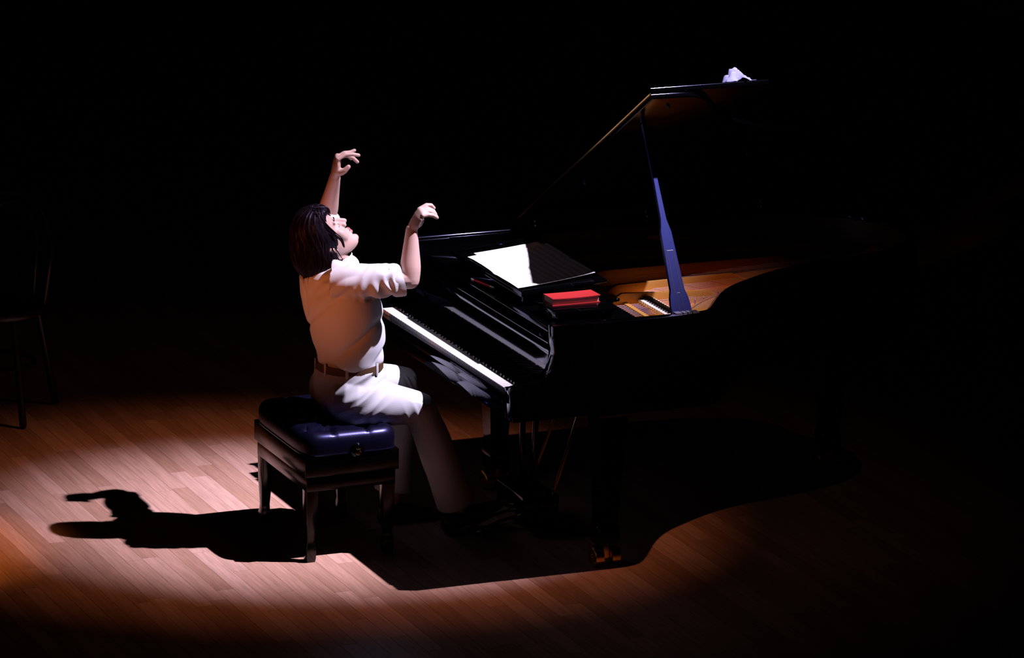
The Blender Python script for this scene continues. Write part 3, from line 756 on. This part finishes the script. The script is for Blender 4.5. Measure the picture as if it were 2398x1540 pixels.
# right hand (near): little finger nearest the camera
yr = (-.132, -.113, -.094, -.076)
hand(wrR, [px(991, 504, yr[0]), px(988, 497, yr[1]), px(985, 493, yr[2]), px(982, 490, yr[3])],
     [[px(1003, 502.5, yr[0]), px(1014, 504, yr[0]-.001), px(1023.5, 509.5, yr[0]-.001)],
      [px(1005, 494.5, yr[1]), px(1017, 500, yr[1]), px(1022, 507, yr[1])],
      [px(1003, 488.5, yr[2]), px(1015, 494, yr[2]), px(1020, 502, yr[2])],
      [px(999, 480, yr[3]), px(1010, 480.5, yr[3]), px(1016, 487, yr[3])]],
     [px(979, 525, -.078), px(984, 522, -.072), px(988, 516, -.068)], elR)
HOn, HFn, HUn = np.array(HO), np.array(HF), np.array(HU)
def lap(co, w_, it):
    e = remesh.edges; n = len(co); dg = np.bincount(e.ravel(), minlength=n)[:, None].astype(float)
    for _ in range(it):
        a = np.zeros_like(co); np.add.at(a, e[:, 0], co[e[:, 1]]); np.add.at(a, e[:, 1], co[e[:, 0]])
        co = co + (a/np.maximum(dg, 1)-co)*w_[:, None]
    return co
def face_post(co, no):
    q = (co-HOn)/HS; f = q@HFn; u = q@HUn; r = q[:, 1]
    head = (np.linalg.norm(q-np.array([0, 0, 0]), axis=1) < .17)*np.clip((.135-np.sqrt(f*f+u*u+r*r))/.02, 0, 1)
    soft = 1-.75*np.exp(-((u+.035)/.014)**2-(r/.022)**2)*(f > .07) - .6*np.exp(-((u+.067)/.014)**2-(r/.024)**2)*(f > .07)
    co = lap(co, .6*head*soft, 12)
    q = (co-HOn)/HS; f = q@HFn; u = q@HUn; r = q[:, 1]
    def push(fc, uc, rc, sf, su, sr, d):
        g = np.exp(-((f-fc)/sf)**2-((u-uc)/su)**2-((np.abs(r)-rc)/sr)**2)
        co[:] = co + np.outer(g*d, HFn)
    push(.088, .010, .014, .02, .010, .008, -.0045)      # inner eye corner
    push(.082, -.014, .032, .02, .006, .016, -.0025)     # under the lid
    push(.082, .0085, .031, .02, .004, .017, -.0030)     # lid fold
    push(.088, -.067, 0, .02, .0022, .022, -.0035)       # mouth line
    push(.085, -.086, 0, .02, .006, .022, -.0035)        # under the lip
    push(.092, -.0405, .006, .012, .004, .0035, -.004)   # nostrils
    return co
bo = remesh('body', body, .0027, 3, SKIN, PE, face_post)
lp_ = nb()
for c_, rr in ((hp(.0868, -.0612), (.0072, .0195, .0050)), (hp(.0856, -.0732), (.0078, .0175, .0052))): ellipsoid(lp_, c_, rr, (HF, HR, HU), 18, 10)
obj('lips', fix(lp_), LIPM, PE)
for s in (-1, 1):
    eb = nb(); tube(eb, [hp(.0885, .0215, s*.014), hp(.0880, .0265, s*.030), hp(.0800, .0245, s*.046)], [.0020, .0024, .0012], seg=8); obj('eyebrow', eb, HAIRM, PE)
    eb = nb(); tube(eb, smooth_path([hp(.0790, -.0055, s*.018), hp(.0800, -.0085, s*.031), hp(.0735, -.006, s*.044)], 3), [.0008]*7, seg=6); obj('eyelashes', eb, HAIRM, PE)
# --- hair: a full base volume with draped locks
HSEC = [(484, 728, 758, .034), (490, 714, 762, .052), (500, 700, 758, .068), (512, 692, 757, .078), (530, 685, 768, .0845), (545, 683, 782, .0865), (557, 682, 791, .087), (568, 682, 790, .0865), (582, 683, 787, .0855),
        (598, 686, 787, .083), (612, 690, 785, .079), (626, 696, 774, .070), (638, 703, 760, .058), (648, 713, 750, .042), (656, 724, 741, .022)]
def hsec(k):
    y, l, r, b = k; c = px((l+r)/2, y, Y0); hw = (r-l)/2; return c, math.sqrt(max(60, hw*hw-(b*235*.55)**2))/579, b
HS3 = [hsec(k) for k in HSEC]
def hair_pt(t, v, out=0.):
    """point on the hair surface: t angle, v 0 (top) .. 1 (tips)"""
    x = max(0, min(.9999, v))*(len(HS3)-1); i = int(x); f = x-i
    c = HS3[i][0].lerp(HS3[i+1][0], f); a = HS3[i][1]*(1-f)+HS3[i+1][1]*f + out; b = HS3[i][2]*(1-f)+HS3[i+1][2]*f + out
    return c + Vector((a*math.cos(t), b*math.sin(t), 0))
hb_ = nb()
loft(hb_, [[hair_pt(2*math.pi*k/36, v) for k in range(36)] for v in (j/26 for j in range(27))])
HC0 = np.array(px(742, 560, Y0))
def hair_post(co, no):
    an = np.arctan2((co[:, 1]-HC0[1])*1.2, co[:, 0]-HC0[0]); z = co[:, 2]
    an = an + .25*np.sin(z*16)                                  # locks sweep as they fall
    g = np.array([noise.noise(Vector((math.cos(q)*5.5, math.sin(q)*5.5, w_*7))) for q, w_ in zip(an, z)])
    h = np.array([noise.noise(Vector((math.cos(q)*17, math.sin(q)*17, w_*9))) for q, w_ in zip(an, z)])
    return co + no*((1-np.abs(g)*2.2)*.0055 + h*.0028)[:, None]
hairb = remesh('hair', hb_, .0028, 4, HAIRM, PE, hair_post)
LOCK = nb(); rh = random.Random(11)
for k in range(300):
    t = rh.uniform(0, 2*math.pi); v0 = rh.uniform(.05, .55); v1 = rh.uniform(.80, 1.0); n_ = 16; dr = rh.uniform(-.35, .35)
    if math.cos(t) > .35: v0 = max(v0, .45)
    pts = [hair_pt(t+dr*q, v0+(v1-v0)*q, -.001+.004*math.sin(math.pi*q)) for q in (j/n_ for j in range(n_+1))]
    tip = (pts[-1]-pts[-3]).normalized()*.5 + Vector((rh.uniform(-.25, .25), rh.uniform(-.2, .2), -.6)); ln = rh.uniform(.004, .022)
    pts += [pts[-1]+tip*ln, pts[-1]+tip*ln*2]
    r0 = rh.uniform(.0010, .0026); tube(LOCK, pts, [r0*(.35+.65*min(1, j/4))*(1-.85*max(0, (j/18-.7)/.3)) for j in range(len(pts))], ref=(.3, .9, .2), seg=5)
def wisp(pp, yy, r0):
    q = smooth_path([px(u, v, y_) for (u, v), y_ in zip(pp, yy)], 4); tube(LOCK, q, [r0*(1-.8*j/len(q)) for j in range(len(q))], ref=(.3, .9, .2), seg=6)
for k in range(16):                  # strands sweeping from the temple past the ear
    a_, b_ = rh.uniform(-6, 6), rh.uniform(-5, 5)
    wisp([(744+a_*.5, 500+b_*.5), (762+a_, 528+b_*.6), (783+a_*.8, 549+b_), (799+a_*.6, 561+b_*.7), (805+a_*.4, 575+b_)], [Y0-.060, Y0-.074, Y0-.080, Y0-.078, Y0-.076], rh.uniform(.002, .004))
for k in range(18):                  # fringe brushed over the forehead
    a_, b_ = rh.uniform(-5, 5), rh.uniform(-3, 4)
    wisp([(738+a_, 488+b_), (754+a_, 485+b_*.6), (766+a_*.7, 490+b_), (771+a_*.5, 499+b_)], [Y0+rh.uniform(-.05, .05)]*4, rh.uniform(.0025, .0045))
for k in range(14):                  # nape strands on the collar
    a_, b_ = rh.uniform(-8, 6), rh.uniform(-5, 5)
    wisp([(780+a_, 585+b_), (790+a_, 600+b_), (797+a_, 610+b_), (804+a_*.5, 608+b_)], [Y0-.078, Y0-.080, Y0-.074, Y0-.066], rh.uniform(.0018, .0035))
ob_ = obj('hair_locks', fix(LOCK), HAIRM, hairb, 60); ob_['kind'] = 'stuff'
# --- shirt
sh = nb()
def sec(yv, xl, xr, b, Y=Y0, zoff=0):
    c = px((xl+xr)/2, yv, Y); hw = (xr-xl)/2; a = math.sqrt(max(400, hw*hw-(b*235)**2))/579
    return c, a, b
secs = [sec(852, 743, 892, .150), sec(836, 737, 897, .160), sec(800, 732, 899, .172), sec(760, 721, 899, .182), sec(720, 709, 897, .192), sec(690, 703, 892, .197), sec(660, 701, 880, .196), sec(640, 703, 868, .182), sec(625, 716, 850, .140), sec(614, 738, 836, .085), sec(607, 756, 828, .062)]
rings = []
for c, a, b in secs:
    rings.append([c + Vector((a*math.cos(t)*(1 if math.cos(t) > 0 else 1.0), b*math.sin(t), (.012*math.cos(t) if b < .1 else 0))) for t in (2*math.pi*k/80 for k in range(80))])
loft(sh, rings)
cufR = elR.lerp(wrR, .03) + Vector((.006, 0, 0))
tube(sh, [shR+Vector((-.03, .03, -.005)), shR+Vector((.02, 0, -.008)), shR.lerp(elR, .4)+Vector((0, 0, -.008)), shR.lerp(elR, .65)+Vector((0, 0, -.006)), shR.lerp(elR, .82)+Vector((0, 0, -.005))], [.070, .066, .060, .057, .053], seg=56, dome=False)
tube(sh, [shL+Vector((-.02, -.03, -.01)), shL, shL.lerp(elL, .5), shL.lerp(elL, .95)], [.066, .062, .056, .050], seg=56, dome=False)
AX0, AX1 = np.array(shR), np.array(elR); LX0_, LX1_ = np.array(shL), np.array(elL)
def nz3(c, s, o=0.):
    return np.array([noise.noise(Vector((p[0]*s[0]+o, p[1]*s[1], p[2]*s[2]))) for p in c])
def shirt_post(co, no):
    d = AX1-AX0; L = np.linalg.norm(d); d = d/L; t = ((co-AX0)@d)/L
    rel = co-AX0; side = rel-np.outer(rel@d, d); rad = np.linalg.norm(side, axis=1)
    arm = np.clip((t-.05)/.22, 0, 1)*(rad < .085)
    ang = np.arctan2(side[:, 2], side[:, 1])
    c2 = np.stack([t*6.2+.5*np.sin(ang*2+1)+.3*np.sin(ang*3), np.cos(ang)*.8, np.sin(ang)*.8], 1)
    f1 = np.array([noise.noise(Vector(p)) for p in c2])
    fold = (1-np.abs(f1)*3.0)*.0115
    co = co + no*(fold*arm*np.clip(t*1.3, .3, 1.1))[:, None]
    tor = 1-arm
    n1 = nz3(co, (7, 7, 4), 2.); n2 = nz3(co, (14, 11, 9), 8.)
    zlow = np.clip((.86-co[:, 2])/.16, 0, 1)
    dgl = np.stack([co[:, 2]*9+co[:, 1]*4-co[:, 0]*3, co[:, 1]*5+co[:, 2]*2, co[:, 0]*5], 1)   # slack drapes run diagonally
    n3 = np.array([noise.noise(Vector(p)) for p in dgl])
    co = co + no*((n1*.010 + n2*.003 - np.clip(.22-np.abs(n3), 0, .22)*.045 + np.clip(n3, 0, 1)*.012)*tor*(.75+.6*zlow))[:, None]
    # back pleat
    bk = np.exp(-((co[:, 1]-Y0)/.012)**2)*(no[:, 0] < -.4)*np.clip((1.03-co[:, 2])/.05, 0, 1)*np.clip((co[:, 2]-.86)/.10, 0, 1)
    co = co - no*(bk*.008)[:, None]
    return lap(co, np.full(len(co), .5), 3)
so_ = remesh('shirt', sh, .0042, 4, SHIRT, PE, shirt_post)
# collar, cuffs, placket
cb = nb(); rings = []
for k in range(40):
    t = 2*math.pi*k/40
    def cpnt(r, h): 
        c = px(787, 611, Y0); return c + Vector((.052*r*math.cos(t)*1.05, .056*r*math.sin(t), h + .016*math.cos(t)))
    rings.append([cpnt(1.16, -.012), cpnt(1.10, .014), cpnt(1.04, .017), cpnt(1.06, -.012)])
loft(cb, rings, closed=True); obj('collar', fix(cb), SHIRT, so_)
def cuff(a, b, r0, r1, nm, tilt=0.):
    bm = nb(); a, b = Vector(a), Vector(b); F = frames([a, b], (0, 1, 0))[0]
    prof = [(0, r0-.004), (0, r0+.001), (.25, r0+.004), (.7, r1+.004), (1, r1+.001), (1, r1-.004)]
    rg = []
    for k in range(40):
        t = 2*math.pi*k/40; e = F[1]*math.cos(t)+F[2]*math.sin(t)
        wv = 1+.03*math.sin(3*t+1)+.02*math.sin(7*t)
        rg.append([a.lerp(b, q) + e*(r*wv) + (b-a)*(.06*math.sin(2*t+.6) - tilt*e.z) for q, r in prof])
    loft(bm, rg, closed=True); obj(nm, fix(bm), SHIRT, so_)
cuff(shR.lerp(elR, .72)+Vector((0, 0, -.005)), shR.lerp(elR, .90)+Vector((.0, 0, -.006)), .0545, .0525, 'cuff', .28)
cuff(shL.lerp(elL, .78), shL.lerp(elL, 1.0), .052, .050, 'cuff')
# --- trousers
tr = nb()
ptop = [sec(846, 742, 893, .150), sec(870, 735, 903, .158), sec(900, 733, 905, .168), sec(930, 735, 895, .172), sec(958, 745, 880, .165)]
rings = [[c + Vector((a*math.cos(t), b*math.sin(t), 0)) for t in (2*math.pi*k/80 for k in range(80))] for c, a, b in ptop]
loft(tr, rings)
for h, k, a, rk, hem in ((hipR, kneeR, ankR, .062, .075), (hipL, kneeL, ankL, .058, .072)):
    tube(tr, [h, h.lerp(k, .35), h.lerp(k, .7), k], [.100, .088, .074, rk], seg=56)
    tube(tr, [k, k.lerp(a, .25), k.lerp(a, .6), k.lerp(a, .93)], [rk, .066, .068, hem], seg=56, dome=False)
def trou_post(co, no):
    for h, k in ((hipR, kneeR), (hipL, kneeL)):
        A, D = np.array(h), np.array(k-h); L = np.linalg.norm(D); D = D/L
        rel = co-A; t = (rel@D)/L; sd = rel-np.outer(rel@D, D); rad = np.linalg.norm(sd, axis=1)
        # creases fanning from the hip and bunching at the knee
        hipw = np.exp(-((t-.12)/.28)**2)*(rad < .13); knw = np.exp(-((t-.95)/.16)**2)*(rad < .10)*(no[:, 2] < .5)
        ph = rel[:, 2]*1.0+rel[:, 0]*-.55
        f = np.array([noise.noise(Vector((q*26, p[1]*5, p[0]*3))) for q, p in zip(ph, rel)])
        co = co + no*(((1-np.abs(f)*2.4)*.0075)*hipw)[:, None]
        f = np.array([noise.noise(Vector((q*38+4, p[1]*6, 0))) for q, p in zip(t*L*1.0+rel[:, 2]*.6, rel)])
        co = co + no*(((1-np.abs(f)*2.4)*.0042)*knw)[:, None]
    n = nz3(co, (9, 9, 6), 5.); return co + no*(n*.005)[:, None]
to = remesh('trousers', tr, .0046, 3, TROUS, PE, trou_post)
bl = nb(); rings = []
bc, ba, bbw = sec(848, 741, 894, .150)
for k in range(60):
    t = 2*math.pi*k/60; e = Vector((math.cos(t), math.sin(t), 0))
    rings.append([bc + Vector((e.x*(ba+d), e.y*(bbw+d), z+.006*math.cos(t))) for d, z in ((.001, -.014), (.0065, -.014), (.0065, .014), (.001, .014))])
loft(bl, rings, closed=True); be = obj('belt', fix(bl), BELT, PE)
b2 = nb(); box(b2, (bc.x+ba+.004, Y0-.02, bc.z-.012), (bc.x+ba+.012, Y0+.02, bc.z+.024), .003); obj('buckle', b2, BRASS, be)
for t in (2.2, 2.9, 3.5, 4.2, 5.2):
    p0 = bc + Vector((math.cos(t)*(ba+.008), math.sin(t)*(bbw+.008), .006*math.cos(t))); b2 = nb()
    tube(b2, [p0-Vector((0, 0, .022)), p0, p0+Vector((0, 0, .022))], [(.006, .002)]*3, ref=(-math.sin(t), math.cos(t), 0), seg=8); obj('belt_loop', b2, TROUS, to)
for a in (ankR, ankL):
    b2 = nb(); rings = []
    for f, hw, zt in ((-.050, .024, .055), (-.035, .034, .085), (.0, .038, .095), (.05, .040, .075), (.10, .045, .056), (.15, .043, .044), (.185, .030, .032), (.198, .014, .024)):
        c = Vector((a.x+f, a.y, 0)); rings.append([c + Vector((0, hw*math.cos(t), max(.004, zt/2 + zt/2*math.sin(t)*1.0))) for t in (2*math.pi*k/18 for k in range(18))])
    if a is ankR:                    # heel down, toes on the pedal
        an = math.radians(21); h0 = Vector((a.x-.05, 0, 0))
        rings = [[Vector((h0.x+(q.x-h0.x)*math.cos(an)-q.z*math.sin(an), q.y, (q.x-h0.x)*math.sin(an)+q.z*math.cos(an))) for q in rg_] for rg_ in rings]
    loft(b2, rings); obj('shoe', fix(b2), SHOE, PE)
